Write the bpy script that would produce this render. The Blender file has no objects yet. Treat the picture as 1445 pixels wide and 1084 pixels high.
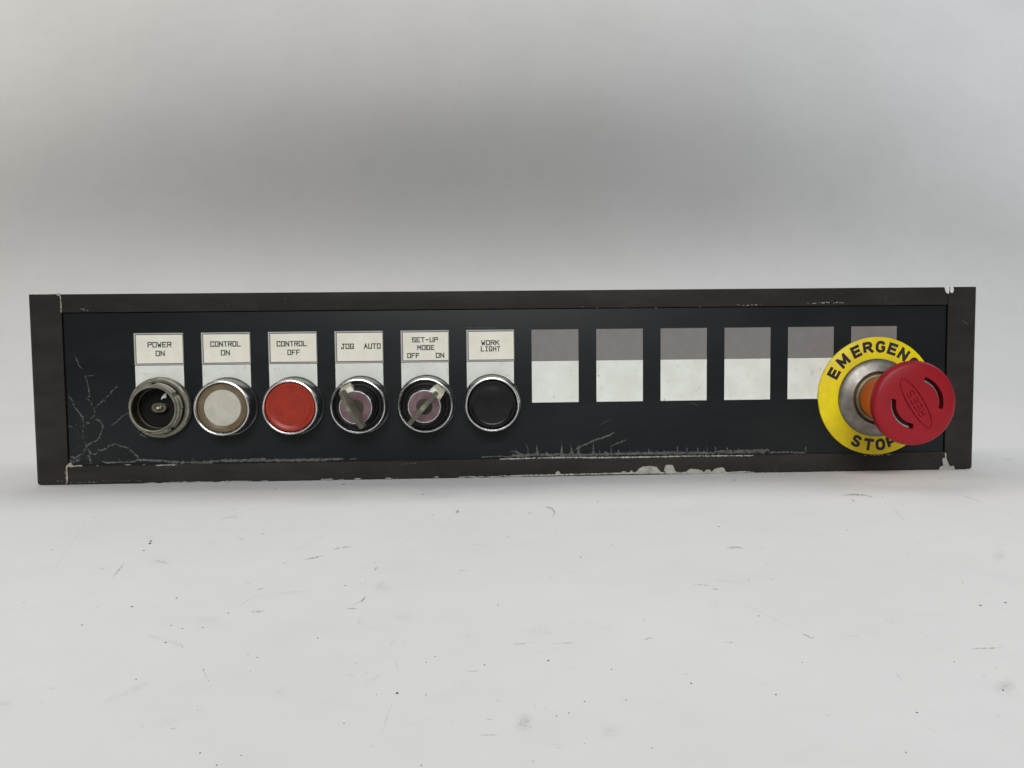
import bpy, bmesh, math, random
from mathutils import Vector, Matrix
R = math.radians
random.seed(11)
sc = bpy.context.scene
C = sc.collection

# ------------------------------------------------------------------ camera
F_PX, IMG_W, IMG_H = 1100.0, 1445.0, 1084.0
CAM = Vector((-0.01710, -0.40862, 0.07384))
YAW, PITCH, ROLL = 0.03848838, 0.05941092, -0.01039561
fwd = Vector((math.sin(YAW)*math.cos(PITCH), math.cos(YAW)*math.cos(PITCH), -math.sin(PITCH)))
right0 = Vector((math.cos(YAW), -math.sin(YAW), 0)); up0 = right0.cross(fwd)
right = right0*math.cos(ROLL) + up0*math.sin(ROLL)
up = up0*math.cos(ROLL) - right0*math.sin(ROLL)
cam_d = bpy.data.cameras.new('camera'); cam = bpy.data.objects.new('camera', cam_d); C.objects.link(cam)
M = Matrix((right, up, -fwd)).transposed().to_4x4(); M.translation = CAM
cam.matrix_world = M
cam_d.sensor_width = 36.0; cam_d.lens = 36.0*F_PX/IMG_W; cam_d.clip_start = 0.01; cam_d.clip_end = 50
sc.camera = cam

# ------------------------------------------------------------------ light
w = bpy.data.worlds.new('World'); sc.world = w; w.use_nodes = True
bg = w.node_tree.nodes['Background']
bg.inputs[0].default_value = (0.93, 0.96, 1.0, 1); bg.inputs[1].default_value = 0.045


def area(name, loc, target, sx, sy, power, col, spread=180):
    l = bpy.data.lights.new(name, 'AREA'); l.shape = 'RECTANGLE'; l.size = sx; l.size_y = sy
    l.energy = power; l.color = col; l.spread = R(spread)
    o = bpy.data.objects.new(name, l); C.objects.link(o); o.location = loc
    o.rotation_euler = (Vector(target)-Vector(loc)).to_track_quat('-Z', 'Y').to_euler()
    return o
area('ceiling_lamp', (0.0, 0.42, 1.04), (0.0, 0.40, 0.0), 1.0, 0.46, 3.25, (1.0, 0.99, 0.975))
area('front_lamp', (0.0, -1.0, 0.52), (0.0, -0.20, 0.0), 1.1, 0.4, 1.42, (0.985, 0.995, 1.0), 46)
area('left_lamp', (-1.0, 0.25, 0.8), (-0.4, 0.4, 0.2), 0.5, 0.5, 3.0, (1.0, 0.945, 0.88))
area('right_lamp', (1.0, 0.25, 0.8), (0.4, 0.4, 0.2), 0.5, 0.5, 3.0, (0.92, 0.965, 1.0))

vs = sc.view_settings
vs.view_transform = 'Standard'; vs.look = 'None'; vs.exposure = 0.0; vs.gamma = 1.0; vs.use_curve_mapping = False
sc.render.engine = 'CYCLES'
sc.render.resolution_x = 1024; sc.render.resolution_y = 768

# ------------------------------------------------------------------ helpers
def ray(px, py):
    return fwd + right*((px-IMG_W/2)/F_PX) - up*((py-IMG_H/2)/F_PX)
def on_face(px, py, y):            # photo pixel -> point on a plane parallel to the panel's face
    v = ray(px, py); return CAM + v*((y-CAM.y)/v.y)
def on_floor(px, py, z=0.0):
    v = ray(px, py); return CAM + v*((z-CAM.z)/v.z)

def nodes_of(name):
    m = bpy.data.materials.new(name); m.use_nodes = True
    nt = m.node_tree; b = nt.nodes['Principled BSDF']
    return m, nt, b
def N(nt, t, **kw):
    n = nt.nodes.new(t)
    for k, v in kw.items(): setattr(n, k, v)
    return n
def noise(nt, scale, detail=4.0, rough=0.55, coord=None):
    if coord is None:
        tc = N(nt, 'ShaderNodeTexCoord'); coord = tc.outputs['Object']
    n = N(nt, 'ShaderNodeTexNoise'); n.inputs['Scale'].default_value = scale
    n.inputs['Detail'].default_value = detail; n.inputs['Roughness'].default_value = rough
    nt.links.new(coord, n.inputs['Vector']); return n
def ramp(nt, src, stops):
    r = N(nt, 'ShaderNodeValToRGB'); e = r.color_ramp.elements
    while len(e) < len(stops): e.new(0.5)
    for el, (p, c) in zip(e, stops):
        el.position = p; el.color = (c[0], c[1], c[2], 1) if hasattr(c, '__len__') else (c, c, c, 1)
    nt.links.new(src, r.inputs[0]); return r
def bump(nt, b, src, dist, strength=1.0):
    n = N(nt, 'ShaderNodeBump'); n.inputs['Distance'].default_value = dist; n.inputs['Strength'].default_value = strength
    nt.links.new(src, n.inputs['Height']); nt.links.new(n.outputs[0], b.inputs['Normal']); return n
def mat(name, col, rough=0.5, metal=0.0, spec=0.5, var=None, vscale=120, fine=None, fdist=0.00004, rvar=None, coat=0.0, sss=0.0):
    """plain procedural material: colour mottled between col and var, fine grain relief"""
    m, nt, b = nodes_of(name)
    b.inputs['Base Color'].default_value = (*col, 1); b.inputs['Roughness'].default_value = rough
    b.inputs['Metallic'].default_value = metal; b.inputs['Specular IOR Level'].default_value = spec
    b.inputs['Coat Weight'].default_value = coat
    if sss:
        b.inputs['Subsurface Weight'].default_value = sss; b.inputs['Subsurface Radius'].default_value = (0.004, 0.002, 0.001)
        b.inputs['Subsurface Scale'].default_value = 0.5
    if var is not None:
        n = noise(nt, vscale, 6, 0.6); r = ramp(nt, n.outputs['Fac'], [(0.38, col), (0.68, var)])
        nt.links.new(r.outputs[0], b.inputs['Base Color'])
    if rvar is not None:
        n = noise(nt, vscale*1.7, 5, 0.6); r = ramp(nt, n.outputs['Fac'], [(0.35, rough), (0.7, rvar)])
        nt.links.new(r.outputs[0], b.inputs['Roughness'])
    if fine:
        n = noise(nt, fine, 3, 0.6); bump(nt, b, n.outputs['Fac'], fdist)
    return m

# paper: white, faintly mottled, fine tooth and a few soft creases
def paper_mat():
    m, nt, b = nodes_of('white_paper')
    tc = N(nt, 'ShaderNodeTexCoord')
    n1 = noise(nt, 9, 5, 0.55, tc.outputs['Object'])
    r1 = ramp(nt, n1.outputs['Fac'], [(0.3, (0.775, 0.775, 0.765)), (0.7, (0.82, 0.815, 0.81))])
    n2 = noise(nt, 55, 6, 0.7, tc.outputs['Object'])
    r2 = ramp(nt, n2.outputs['Fac'], [(0.30, 0.975), (0.52, 1.0)])
    mx = N(nt, 'ShaderNodeMix', data_type='RGBA', blend_type='MULTIPLY'); mx.inputs[0].default_value = 1
    nt.links.new(r1.outputs[0], mx.inputs[6]); nt.links.new(r2.outputs[0], mx.inputs[7])
    nt.links.new(mx.outputs[2], b.inputs['Base Color'])
    b.inputs['Roughness'].default_value = 0.75; b.inputs['Specular IOR Level'].default_value = 0.25
    n3 = noise(nt, 900, 3, 0.6, tc.outputs['Object'])
    n4 = noise(nt, 14, 3, 0.5, tc.outputs['Object'])
    ad = N(nt, 'ShaderNodeMath', operation='MULTIPLY_ADD'); ad.inputs[1].default_value = 0.012
    nt.links.new(n3.outputs['Fac'], ad.inputs[0]); nt.links.new(n4.outputs['Fac'], ad.inputs[2])
    bump(nt, b, ad.outputs[0], 0.00045)
    return m

def white_print():
    m, nt, b = nodes_of('white_print')
    tc = N(nt, 'ShaderNodeTexCoord'); oi = N(nt, 'ShaderNodeObjectInfo')
    ad = N(nt, 'ShaderNodeVectorMath', operation='ADD'); cmb = N(nt, 'ShaderNodeCombineXYZ')
    nt.links.new(oi.outputs['Random'], cmb.inputs[0]); nt.links.new(oi.outputs['Random'], cmb.inputs[2])
    nt.links.new(tc.outputs['Object'], ad.inputs[0]); nt.links.new(cmb.outputs[0], ad.inputs[1]); co = ad.outputs[0]
    n1 = noise(nt, 90, 5, 0.6, co); r1 = ramp(nt, n1.outputs['Fac'], [(0.35, (0.83, 0.85, 0.785)), (0.65, (0.74, 0.755, 0.68))])
    n2 = noise(nt, 170, 6, 0.7, co); r2 = ramp(nt, n2.outputs['Fac'], [(0.58, 1.0), (0.78, 0.62)])
    n3 = noise(nt, 520, 2, 0.5, co); r3 = ramp(nt, n3.outputs['Fac'], [(0.70, 1.0), (0.76, 0.45)])
    for r in (r2, r3):
        mx = N(nt, 'ShaderNodeMix', data_type='RGBA', blend_type='MULTIPLY'); mx.inputs[0].default_value = 1
        nt.links.new(r1.outputs[0] if r is r2 else last.outputs[2], mx.inputs[6]); nt.links.new(r.outputs[0], mx.inputs[7]); last = mx
    nt.links.new(last.outputs[2], b.inputs['Base Color']); b.inputs['Roughness'].default_value = 0.42
    return m
def dark_paint(name, base, dusty, dust_amt, rough, grain, gd, vscale):
    m, nt, b = nodes_of(name)
    tc = N(nt, 'ShaderNodeTexCoord')
    mp = N(nt, 'ShaderNodeMapping'); mp.inputs['Scale'].default_value = (0.35, 1, 1); nt.links.new(tc.outputs['Object'], mp.inputs[0])
    n1 = noise(nt, vscale, 6, 0.65, mp.outputs[0]); r1 = ramp(nt, n1.outputs['Fac'], [(0.42, 0.0), (0.75, dust_amt)])
    n2 = noise(nt, 1400, 2, 0.5, tc.outputs['Object']); r2 = ramp(nt, n2.outputs['Fac'], [(0.62, 0.0), (0.78, dust_amt*1.6)])
    ad = N(nt, 'ShaderNodeMath', operation='ADD', use_clamp=True)
    nt.links.new(r1.outputs[0], ad.inputs[0]); nt.links.new(r2.outputs[0], ad.inputs[1])
    mx = N(nt, 'ShaderNodeMix', data_type='RGBA')
    mx.inputs[6].default_value = (*base, 1); mx.inputs[7].default_value = (*dusty, 1)
    nt.links.new(ad.outputs[0], mx.inputs[0]); nt.links.new(mx.outputs[2], b.inputs['Base Color'])
    b.inputs['Roughness'].default_value = rough; b.inputs['Specular IOR Level'].default_value = 0.17
    n3 = noise(nt, grain, 2, 0.5, tc.outputs['Object']); bump(nt, b, n3.outputs['Fac'], gd)
    return m

MAT = dict(
    paper=paper_mat(),
    rail=dark_paint('brown_black_wrinkle_paint', (0.0225, 0.0196, 0.0168), (0.115, 0.106, 0.094), 0.17, 0.55, 1700, 0.00010, 60),
    plate=dark_paint('blue_black_panel_paint', (0.0100, 0.0128, 0.0136), (0.06, 0.065, 0.062), 0.16, 0.40, 2600, 0.00002, 35),
    back=mat('grey_sheet_metal', (0.10, 0.10, 0.10), 0.5, 0.6),
    chip=mat('bare_primer', (0.42, 0.40, 0.36), 0.5, 0.0, var=(0.25, 0.24, 0.21), vscale=260, fine=1500),
    scratch=mat('scraped_grey', (0.115, 0.115, 0.10), 0.65, var=(0.040, 0.043, 0.040), vscale=420, fine=2200, fdist=0.00012),
    silver=mat('bare_aluminium', (0.88, 0.88, 0.88), 0.4, 0.35, fine=900),
    glue=mat('cream_filler', (0.42, 0.38, 0.28), 0.6, var=(0.25, 0.22, 0.15), vscale=500),
    white=white_print(),
    taupe=mat('taupe_print', (0.220, 0.205, 0.193), 0.45, var=(0.198, 0.184, 0.173), vscale=160, fine=1800, fdist=0.00002),
    labelgrey=mat('label_border_grey', (0.48, 0.46, 0.44), 0.35),
    labelline=mat('label_outline_brown', (0.035, 0.028, 0.026), 0.4),
    cream=mat('cream_label', (0.88, 0.855, 0.735), 0.38, var=(0.82, 0.785, 0.655), vscale=120),
    ink=mat('black_ink', (0.012, 0.011, 0.012), 0.5),
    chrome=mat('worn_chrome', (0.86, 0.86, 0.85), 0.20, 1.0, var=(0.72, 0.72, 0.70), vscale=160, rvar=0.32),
    chromeside=mat('darkened_chrome_side', (0.36, 0.36, 0.355), 0.30, 1.0, var=(0.24, 0.24, 0.235), vscale=160, rvar=0.42),  # same chrome, its dark reflections put into the base colour
    red=mat('red_lens_plastic', (0.36, 0.026, 0.009), 0.36, spec=0.35, var=(0.27, 0.018, 0.007), vscale=180, fine=900, fdist=0.00002, sss=0.15),
    black=mat('black_plastic', (0.005, 0.0045, 0.005), 0.28, spec=0.3, var=(0.009, 0.008, 0.008), vscale=200, fine=900, fdist=0.00002),
    blackmatte=mat('black_matte_plastic', (0.010, 0.010, 0.011), 0.45),
    smoke=mat('smoky_brown_lens', (0.17, 0.125, 0.07), 0.22, var=(0.12, 0.088, 0.05), vscale=220, sss=0.2),
    smokedark=mat('smoky_brown_rim', (0.09, 0.065, 0.038), 0.25),
    lenswhite=mat('white_lens', (0.54, 0.52, 0.44), 0.4, var=(0.45, 0.43, 0.36), vscale=200, sss=0.1),
    socket=mat('dull_zinc_collar', (0.30, 0.28, 0.22), 0.46, 0.35, var=(0.17, 0.155, 0.115), vscale=190, fine=900, fdist=0.00008),
    socketin=mat('brown_socket_bore', (0.035, 0.026, 0.012), 0.38, var=(0.016, 0.012, 0.007), vscale=180),
    brass=mat('old_brass_contact', (0.20, 0.18, 0.12), 0.4, 0.7),
    lockface=mat('mauve_lock_face', (0.28, 0.20, 0.205), 0.34, 0.8, var=(0.20, 0.10, 0.13), vscale=160, fine=1600, fdist=0.00003),
    lockplug=mat('dark_lock_plug', (0.055, 0.05, 0.035), 0.45, 0.5),
    pointer=mat('cream_pointer', (0.60, 0.575, 0.44), 0.34, var=(0.50, 0.48, 0.36), vscale=200, sss=0.1),
    key=mat('worn_nickel_key', (0.20, 0.188, 0.142), 0.42, 0.55, var=(0.105, 0.098, 0.074), vscale=260, rvar=0.55),
    yellow=mat('yellow_legend_plate', (0.90, 0.74, 0.006), 0.40, spec=0.3, var=(0.76, 0.57, 0.012), vscale=70, fine=700, fdist=0.00002),
    steel=mat('brushed_steel_nut', (0.30, 0.285, 0.255), 0.42, 0.9, var=(0.19, 0.178, 0.155), vscale=210, rvar=0.5),
    bush=mat('tan_bushing', (0.27, 0.23, 0.14), 0.45, 0.4, var=(0.17, 0.13, 0.075), vscale=260),
    orange=mat('orange_sleeve', (1.0, 0.23, 0.010), 0.30, var=(0.95, 0.17, 0.008), vscale=130, sss=0.4),
    mushred=mat('red_mushroom_plastic', (0.31, 0.0062, 0.0145), 0.42, spec=0.3, var=(0.27, 0.0056, 0.0125), vscale=160, fine=1300, fdist=0.00007),
    pit=mat('painted_depth_shade', (0.004, 0.0035, 0.003), 0.6, spec=0.2),  # near-black colour paints the shade deep inside the lamp socket
    strip=mat('grey_spring_steel', (0.42, 0.41, 0.39), 0.35, 0.8, var=(0.28, 0.27, 0.26), vscale=500),
    dust=mat('dark_grit', (0.06, 0.056, 0.05), 0.8),
)

def link(name, me, m, parent=None, loc=(0, 0, 0), **props):
    o = bpy.data.objects.new(name, me); C.objects.link(o); o.location = loc
    if m is not None and not me.materials: me.materials.append(MAT[m] if isinstance(m, str) else m)
    if parent is not None: o.parent = parent
    for k, v in props.items(): o[k] = v
    return o
def finish(bm, name, sharp=30, recalc=True, smooth=True):
    if recalc: bmesh.ops.recalc_face_normals(bm, faces=bm.faces)
    me = bpy.data.meshes.new(name); bm.to_mesh(me); bm.free()
    if smooth:
        me.polygons.foreach_set('use_smooth', [True]*len(me.polygons)); me.set_sharp_from_angle(angle=R(sharp))
    return me
def box_mesh(name, x0, x1, y0, y1, z0, z1, bev=0.0, seg=2, foot=0.0, outer=0):     # mm; foot = larger rounding of the lower front edge
    bm = bmesh.new(); bmesh.ops.create_cube(bm, size=1)
    for v in bm.verts:
        v.co = Vector(((x0+x1)/2+v.co.x*(x1-x0), (y0+y1)/2+v.co.y*(y1-y0), (z0+z1)/2+v.co.z*(z1-z0)))*0.001
    if foot:
        mz, my, mx = min(v.co.z for v in bm.verts), min(v.co.y for v in bm.verts), (max if outer > 0 else min)(v.co.x for v in bm.verts)
        fe = [e for e in bm.edges if all(abs(v.co.z-mz) < 1e-7 and abs(v.co.y-my) < 1e-7 for v in e.verts)]
        if outer:
            oe = [e for e in bm.edges if all(abs(v.co.x-mx) < 1e-7 and abs(v.co.y-my) < 1e-7 for v in e.verts)]
            bmesh.ops.bevel(bm, geom=oe, offset=0.0042, segments=8, affect='EDGES', profile=0.5)
            fe = [e for e in bm.edges if all(abs(v.co.z-mz) < 1e-7 and v.co.y < my+0.0045 for v in e.verts) and len(e.link_faces) == 2 and e.calc_face_angle(0) > 0.5]
        bmesh.ops.bevel(bm, geom=fe, offset=foot*0.001, segments=3, affect='EDGES', profile=0.5)
        bev = 0.0
    if bev: bmesh.ops.bevel(bm, geom=bm.edges[:], offset=bev*0.001, segments=seg, affect='EDGES', profile=0.6)
    return finish(bm, name, 40)
def lathe_bm(profile, seg=96, rfun=None, closed=False, bm=None):   # profile of (radius, stand-off) in mm; axis = -Y
    bm = bm or bmesh.new(); rings = []
    for k, (r, d) in enumerate(profile):
        if r < 1e-6: rings.append([bm.verts.new((0, -d*0.001, 0))]); continue
        ring = []
        for i in range(seg):
            t = 2*math.pi*i/seg; rr, dd = (r, d) if rfun is None else rfun(k, r, d, t)
            ring.append(bm.verts.new((rr*0.001*math.cos(t), -dd*0.001, rr*0.001*math.sin(t))))
        rings.append(ring)
    pairs = list(zip(rings, rings[1:])) + ([(rings[-1], rings[0])] if closed else [])
    for a, b in pairs:
        for i in range(seg):
            j = (i+1) % seg
            if len(a) == 1 and len(b) > 1: bm.faces.new((a[0], b[i], b[j]))
            elif len(b) == 1 and len(a) > 1: bm.faces.new((a[i], b[0], a[j]))
            elif len(a) > 1: bm.faces.new((a[i], b[i], b[j], a[j]))
    return bm
def lathe(name, profile, seg=96, rfun=None, closed=False, sharp=32):
    return finish(lathe_bm(profile, seg, rfun, closed), name, sharp)
def slab_poly(bm, pts, y_back, y_front):         # pts (x,z) in mm, prism between two y (mm, front is the smaller)
    a = [bm.verts.new((x*0.001, y_front*0.001, z*0.001)) for x, z in pts]
    b = [bm.verts.new((x*0.001, y_back*0.001, z*0.001)) for x, z in pts]
    bm.faces.new(a); bm.faces.new(b[::-1]); n = len(pts)
    for i in range(n): bm.faces.new((a[i], b[i], b[(i+1) % n], a[(i+1) % n]))

# ------------------------------------------------------------------ paper sweep (floor running up into a wall)
def build_sweep():
    """a long sheet: flat on the table, lifting gently, with an added belly that shades the wall, then leaning back"""
    ctl = [(0, 0), (.15, 14), (.36, 31), (.44, 60), (.51, None), (.58, None), (.67, 68), (.80, 62), (1.7, 62)]
    def angle(q, x):
        e = max(-1.0, min(1.0, (x-0.0)/0.80)); k = e*e*(1.5-0.5*e*e) if abs(e) < 1 else 1.0
        peak = SHADE_BELLY[0]-(SHADE_BELLY[1] if x < 0 else SHADE_BELLY[2])*k
        pts = [(a, (peak if a < .55 else peak-5) if v is None else v) for a, v in ctl]
        for (a0, v0), (a1, v1) in zip(pts, pts[1:]):
            if q <= a1:
                t = (q-a0)/(a1-a0); return v0+(v1-v0)*t
        return pts[-1][1]
    def smooth_angle(q, x): return sum(angle(max(0, q+o), x) for o in (-.045, -.03, -.015, 0, .015, .03, .045))/7
    y0, ds, ns, nx = 0.12, 0.016, 100, 80
    bm = bmesh.new(); cols = []
    for i in range(nx+1):
        x = -1.5+3.0*i/nx; col = []
        for k in range(40): col.append((x, -1.1+(y0+1.1)*k/40, 0.0))
        y, z = y0, 0.0; col.append((x, y, z))
        for k in range(ns):
            a = R(smooth_angle((k+.5)*ds, x)); y += ds*math.cos(a); z += ds*math.sin(a)
            wv = min(1.0, k/20)
            dy = wv*(0.0016*math.sin(5.1*x+3.2*z)+0.0008*math.sin(13*x-7*z+1.3)+0.0006*math.sin(21*z+6*x))
            col.append((x, y+dy, z))
        cols.append([bm.verts.new(p) for p in col])
    for a, b in zip(cols, cols[1:]):
        for k in range(len(a)-1): bm.faces.new((a[k], b[k], b[k+1], a[k+1]))
    o = link('paper_backdrop', finish(bm, 'paper_backdrop', 60, recalc=False), 'paper')
    o['kind'] = 'structure'
    return o
SHADE_BELLY = (101, 26, 44)  # belly angles shaped to put a dark band on the wall behind the panel
paper = build_sweep()

# ------------------------------------------------------------------ the control panel
panel = bpy.data.objects.new('control_panel', None); C.objects.link(panel); panel.empty_display_size = 0.05
panel['label'] = 'long dark control panel with buttons, key switches and blank squares on white paper'
panel['category'] = 'control panel'

PL = 0.7                      # the plate's face lies this far (mm) behind the rails
X0, X1, Z0, Z1, W2, H = -231.2, 231.8, 9.9, 88.7, 249.1, 98.4
caps = []
for s in (-1, 1):
    a, b = (-W2, X0-0.35) if s < 0 else (X1+0.35, W2)
    caps.append(link('end_cap', box_mesh('end_cap', a, b, 0, 80, 0, H, 0.7, 3, 1.2, s), 'rail', panel))
top_rail = link('top_rail', box_mesh('top_rail', X0-0.2, X1+0.2, 0.06, 79.9, Z1+0.25, H-0.05, 0.5, 2), 'rail', panel)
bot_rail = link('bottom_rail', box_mesh('bottom_rail', X0-0.2, X1+0.2, 0.06, 79.9, 0.0, Z0-0.1, 0.6, 2, 1.2), 'rail', panel)
plate = link('face_plate', box_mesh('face_plate', X0+0.15, X1-0.2, PL, 3.2, Z0-0.6, Z1-0.15, 0.25, 2), 'plate', panel)
link('back_sheet', box_mesh('back_sheet', X0-0.3, X1+0.3, 76, 79.5, Z0-0.5, Z1+0.5), 'back', panel)
link('inner_frame', box_mesh('inner_frame', X0-0.3, X1+0.3, 3.6, 6, Z0-2, Z1+2), 'blackmatte', panel)

# printed squares
SQX = [-195.85+34.17*i for i in range(12)]; SW = 24.7
CX = [x+SW/2+0.7 for x in SQX]; CZ = 39.8
white_me = box_mesh('white_square', 0, SW, -0.06, 0.05, 39.5, 61.35)
grey_me = box_mesh('grey_square', 0, SW, -0.05, 0.05, 61.47, 77.9)
for i, x in enumerate(SQX):
    link('white_square', white_me, 'white', plate, (x*0.001, PL*0.001, 0))
    if i >= 6: link('grey_square', grey_me, 'taupe', plate, (x*0.001, PL*0.001, 0))

# ---- plotter lettering: single-stroke glyphs on a 4 x 6 grid
G = {'P': [[(0,0),(0,6),(4,6),(4,3),(0,3)]], 'O': [[(0,0),(0,6),(4,6),(4,0),(0,0)]], 'W': [[(0,6),(0.9,0),(2,3.4),(3.1,0),(4,6)]],
     'E': [[(4,0),(0,0),(0,6),(4,6)],[(0,3),(3,3)]], 'R': [[(0,0),(0,6),(4,6),(4,3),(0,3)],[(2,3),(4,0)]], 'N': [[(0,0),(0,6),(4,0),(4,6)]],
     'C': [[(4,4.8),(4,6),(0,6),(0,0),(4,0),(4,1.2)]], 'T': [[(0,6),(4,6)],[(2,6),(2,0)]], 'L': [[(0,6),(0,0),(4,0)]],
     'F': [[(0,0),(0,6),(4,6)],[(0,3),(3,3)]], 'J': [[(0,1.5),(0,0),(2.6,0),(2.6,6)],[(1.2,6),(4,6)]], 'G': [[(4,4.8),(4,6),(0,6),(0,0),(4,0),(4,2.6),(2.2,2.6)]],
     'A': [[(0,0),(2,6),(4,0)],[(0.8,2.2),(3.2,2.2)]], 'U': [[(0,6),(0,0),(4,0),(4,6)]],
     'S': [[(4,4.9),(4,6),(0,6),(0,3.2),(4,2.8),(4,0),(0,0),(0,1.1)]], '-': [[(0.3,3),(3.7,3)]],
     'M': [[(0,0),(0,6),(2,2.6),(4,6),(4,0)]], 'D': [[(0,0),(0,6)],[(0.7,6),(4,6),(4,0),(0.7,0)],[(0.7,0),(0.7,6)]], 'K': [[(0,0),(0,6)],[(4,6),(0,2.6)],[(1.3,3.6),(4,0)]],
     'I': [[(2,0),(2,6)],[(0.8,0),(3.2,0)],[(0.8,6),(3.2,6)]], 'H': [[(0,0),(0,6)],[(4,0),(4,6)],[(0,3),(4,3)]]}
def strokes(bm, text, cx, cz, pitch, wid, hgt, sw, y):
    n = len(text); x = cx-((n-1)*pitch+wid)/2; lay = 0
    for ch in text:
        for pl in G.get(ch, []):
            pts = [(x+u*wid/4, cz-hgt/2+v*hgt/6) for u, v in pl]
            for (ax, az), (bx, bz) in zip(pts, pts[1:]):
                L = math.hypot(bx-ax, bz-az); dx, dz = (bx-ax)/L, (bz-az)/L; e = sw*0.5
                ax2, az2, bx2, bz2 = ax-dx*e, az-dz*e, bx+dx*e, bz+dz*e
                lay = (lay+1) % 12; yy = (y-0.0012*lay)*0.001
                v = [bm.verts.new((p*0.001, yy, q*0.001)) for p, q in
                     ((ax2-dz*e, az2+dx*e), (bx2-dz*e, bz2+dx*e), (bx2+dz*e, bz2-dx*e), (ax2+dz*e, az2-dx*e))]
                bm.faces.new(v[::-1])
        x += pitch
LABELS = [
    [('POWER', 13.0, 72.1, 2.47), ('ON', 13.2, 67.6, 2.45)],
    [('CONTROL', 12.4, 72.1, 2.25), ('ON', 12.2, 67.6, 2.45)],
    [('CONTROL', 12.1, 71.9, 2.25), ('OFF', 13.0, 67.4, 2.25)],
    [('JOG', 6.6, 70.2, 2.3), ('AUTO', 19.4, 70.2, 2.25)],
    [('SET-UP', 12.6, 73.2, 2.30), ('MODE', 13.0, 69.1, 2.3), ('OFF', 6.4, 65.0, 2.2), ('ON', 20.3, 65.0, 2.35)],
    [('WORK', 12.5, 71.3, 2.45), ('LIGHT', 12.6, 68.1, 2.1)]]
lb_plate = box_mesh('label_plate', 0, SW+0.3, -0.45, 0.05, 61.6, 78.1, 0.08, 1)
lb_line = box_mesh('label_outline', 0.8, SW+0.1, -0.52, -0.2, 62.15, 77.5)
lb_cream = box_mesh('label_card', 1.15, SW-0.02, -0.58, -0.2, 62.5, 77.12)
for i, lines in enumerate(LABELS):
    lp = link('label_plate', lb_plate, 'labelgrey', panel, (SQX[i]*0.001, PL*0.001, 0))
    link('label_outline', lb_line, 'labelline', lp); link('label_card', lb_cream, 'cream', lp)
    bm = bmesh.new()
    for t, x, z, p in lines: strokes(bm, t, x, z, p, p-0.78, 2.35 if i < 4 else 2.2, 0.50, -0.60)
    link('lettering', finish(bm, 'lettering', recalc=False, smooth=False), 'ink', lp)
    lp['label'] = 'cream card reading ' + ' '.join(l[0] for l in lines)

# ---- push buttons
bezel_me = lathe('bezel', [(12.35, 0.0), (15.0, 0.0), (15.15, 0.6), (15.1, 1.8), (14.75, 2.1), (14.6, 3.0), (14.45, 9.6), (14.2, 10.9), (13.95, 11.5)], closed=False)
lip_me = lathe('chrome_lip', [(14.22, 10.6), (14.1, 11.6), (13.75, 12.2), (13.35, 12.35), (12.95, 12.15), (12.75, 11.7), (12.6, 10.6), (12.55, 7.6)], 128)
def button(i, name, **p):
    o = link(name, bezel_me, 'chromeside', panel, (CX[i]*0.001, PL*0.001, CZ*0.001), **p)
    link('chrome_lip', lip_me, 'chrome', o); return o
# white one behind a smoky rim
b = button(1, 'push_button', label='white illuminated button with smoky brown rim')
link('lens_rim', lathe('lens_rim', [(12.6, 8.5), (12.3, 10.6), (11.9, 11.0), (11.5, 11.0), (11.3, 10.7), (10.9, 10.65), (9.4, 10.3), (9.2, 9.2)]), 'smoke', b)
link('rim_groove', lathe('rim_groove', [(12.62, 10.5), (12.45, 10.9), (12.25, 10.7)]), 'smokedark', b)
link('lens', lathe('lens', [(9.42, 9.0), (9.38, 10.1), (9.1, 10.5), (6, 10.75), (0, 10.85)]), 'lenswhite', b)
# red one
b = button(2, 'push_button', label='red push button cap in chrome bezel')
link('cap', lathe('cap', [(12.5, 8), (12.42, 11.3), (12.1, 11.75), (11.4, 11.85), (10.6, 11.55), (9.8, 11.15), (9.1, 11.1), (6, 11.3), (0, 11.45)]), 'red', b)
# black one
b = button(5, 'push_button', label='black push button cap in chrome bezel')
link('cap', lathe('cap', [(12.4, 8), (12.2, 10.9), (11.8, 11.4), (11.2, 11.45), (10.5, 11.0), (9.9, 10.75), (9.0, 10.85), (6, 11.2), (0, 11.35)]), 'black', b)

# ---- empty lamp socket
def coll(k, r, d, t):
    if k in (4, 5):
        for a0, wd in ((0.35, .16), (1.75, .10), (2.4, .08), (3.25, .12), (4.1, .08), (4.75, .16), (5.55, .22)):
            x = abs((t-a0+math.pi) % (2*math.pi)-math.pi)
            if x < wd: r -= 0.75
    return r + 0.05*math.sin(7*t+k)+0.04*math.sin(17*t+2*k), d+0.04*math.sin(5*t+k)
b = link('lamp_socket', lathe('lamp_socket', [(12, 0), (15.4, 0), (15.6, 0.5), (15.55, 3.6), (15.3, 4.4), (14.6, 4.7), (13.4, 4.5), (12.75, 3.9), (12.6, 3.0)], 144, coll, sharp=40), 'socket',
         panel, (CX[0]*0.001, PL*0.001, CZ*0.001), label='open lamp socket without its lens')
def thr(k, r, d, t):
    if 1 <= k <= 8:
        d2 = d + 0.9*((t/(2*math.pi)*3) % 1.0 - 0.5)
        for a0, wd in ((0.62, .07), (1.62, .10), (3.2, .06), (4.45, .09), (5.35, .07)):
            x = abs((t-a0+math.pi) % (2*math.pi)-math.pi)
            if x < wd and r > 12.3: r -= 0.8
        return r, d2 if k in (2, 3, 4, 5) else d
    return r, d
link('threaded_tube', lathe('threaded_tube', [(11.9, 0.2), (11.9, 4.6), (11.9, 6.3), (13.2, 6.9), (13.2, 7.9), (11.9, 8.5), (11.8, 9.0), (12.75, 9.5), (12.75, 10.3), (11.9, 10.8), (11.7, 11.9), (11.35, 12.2), (10.95, 12.1), (10.75, 11.2)], 180, thr, sharp=40), 'socket', b)
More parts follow.
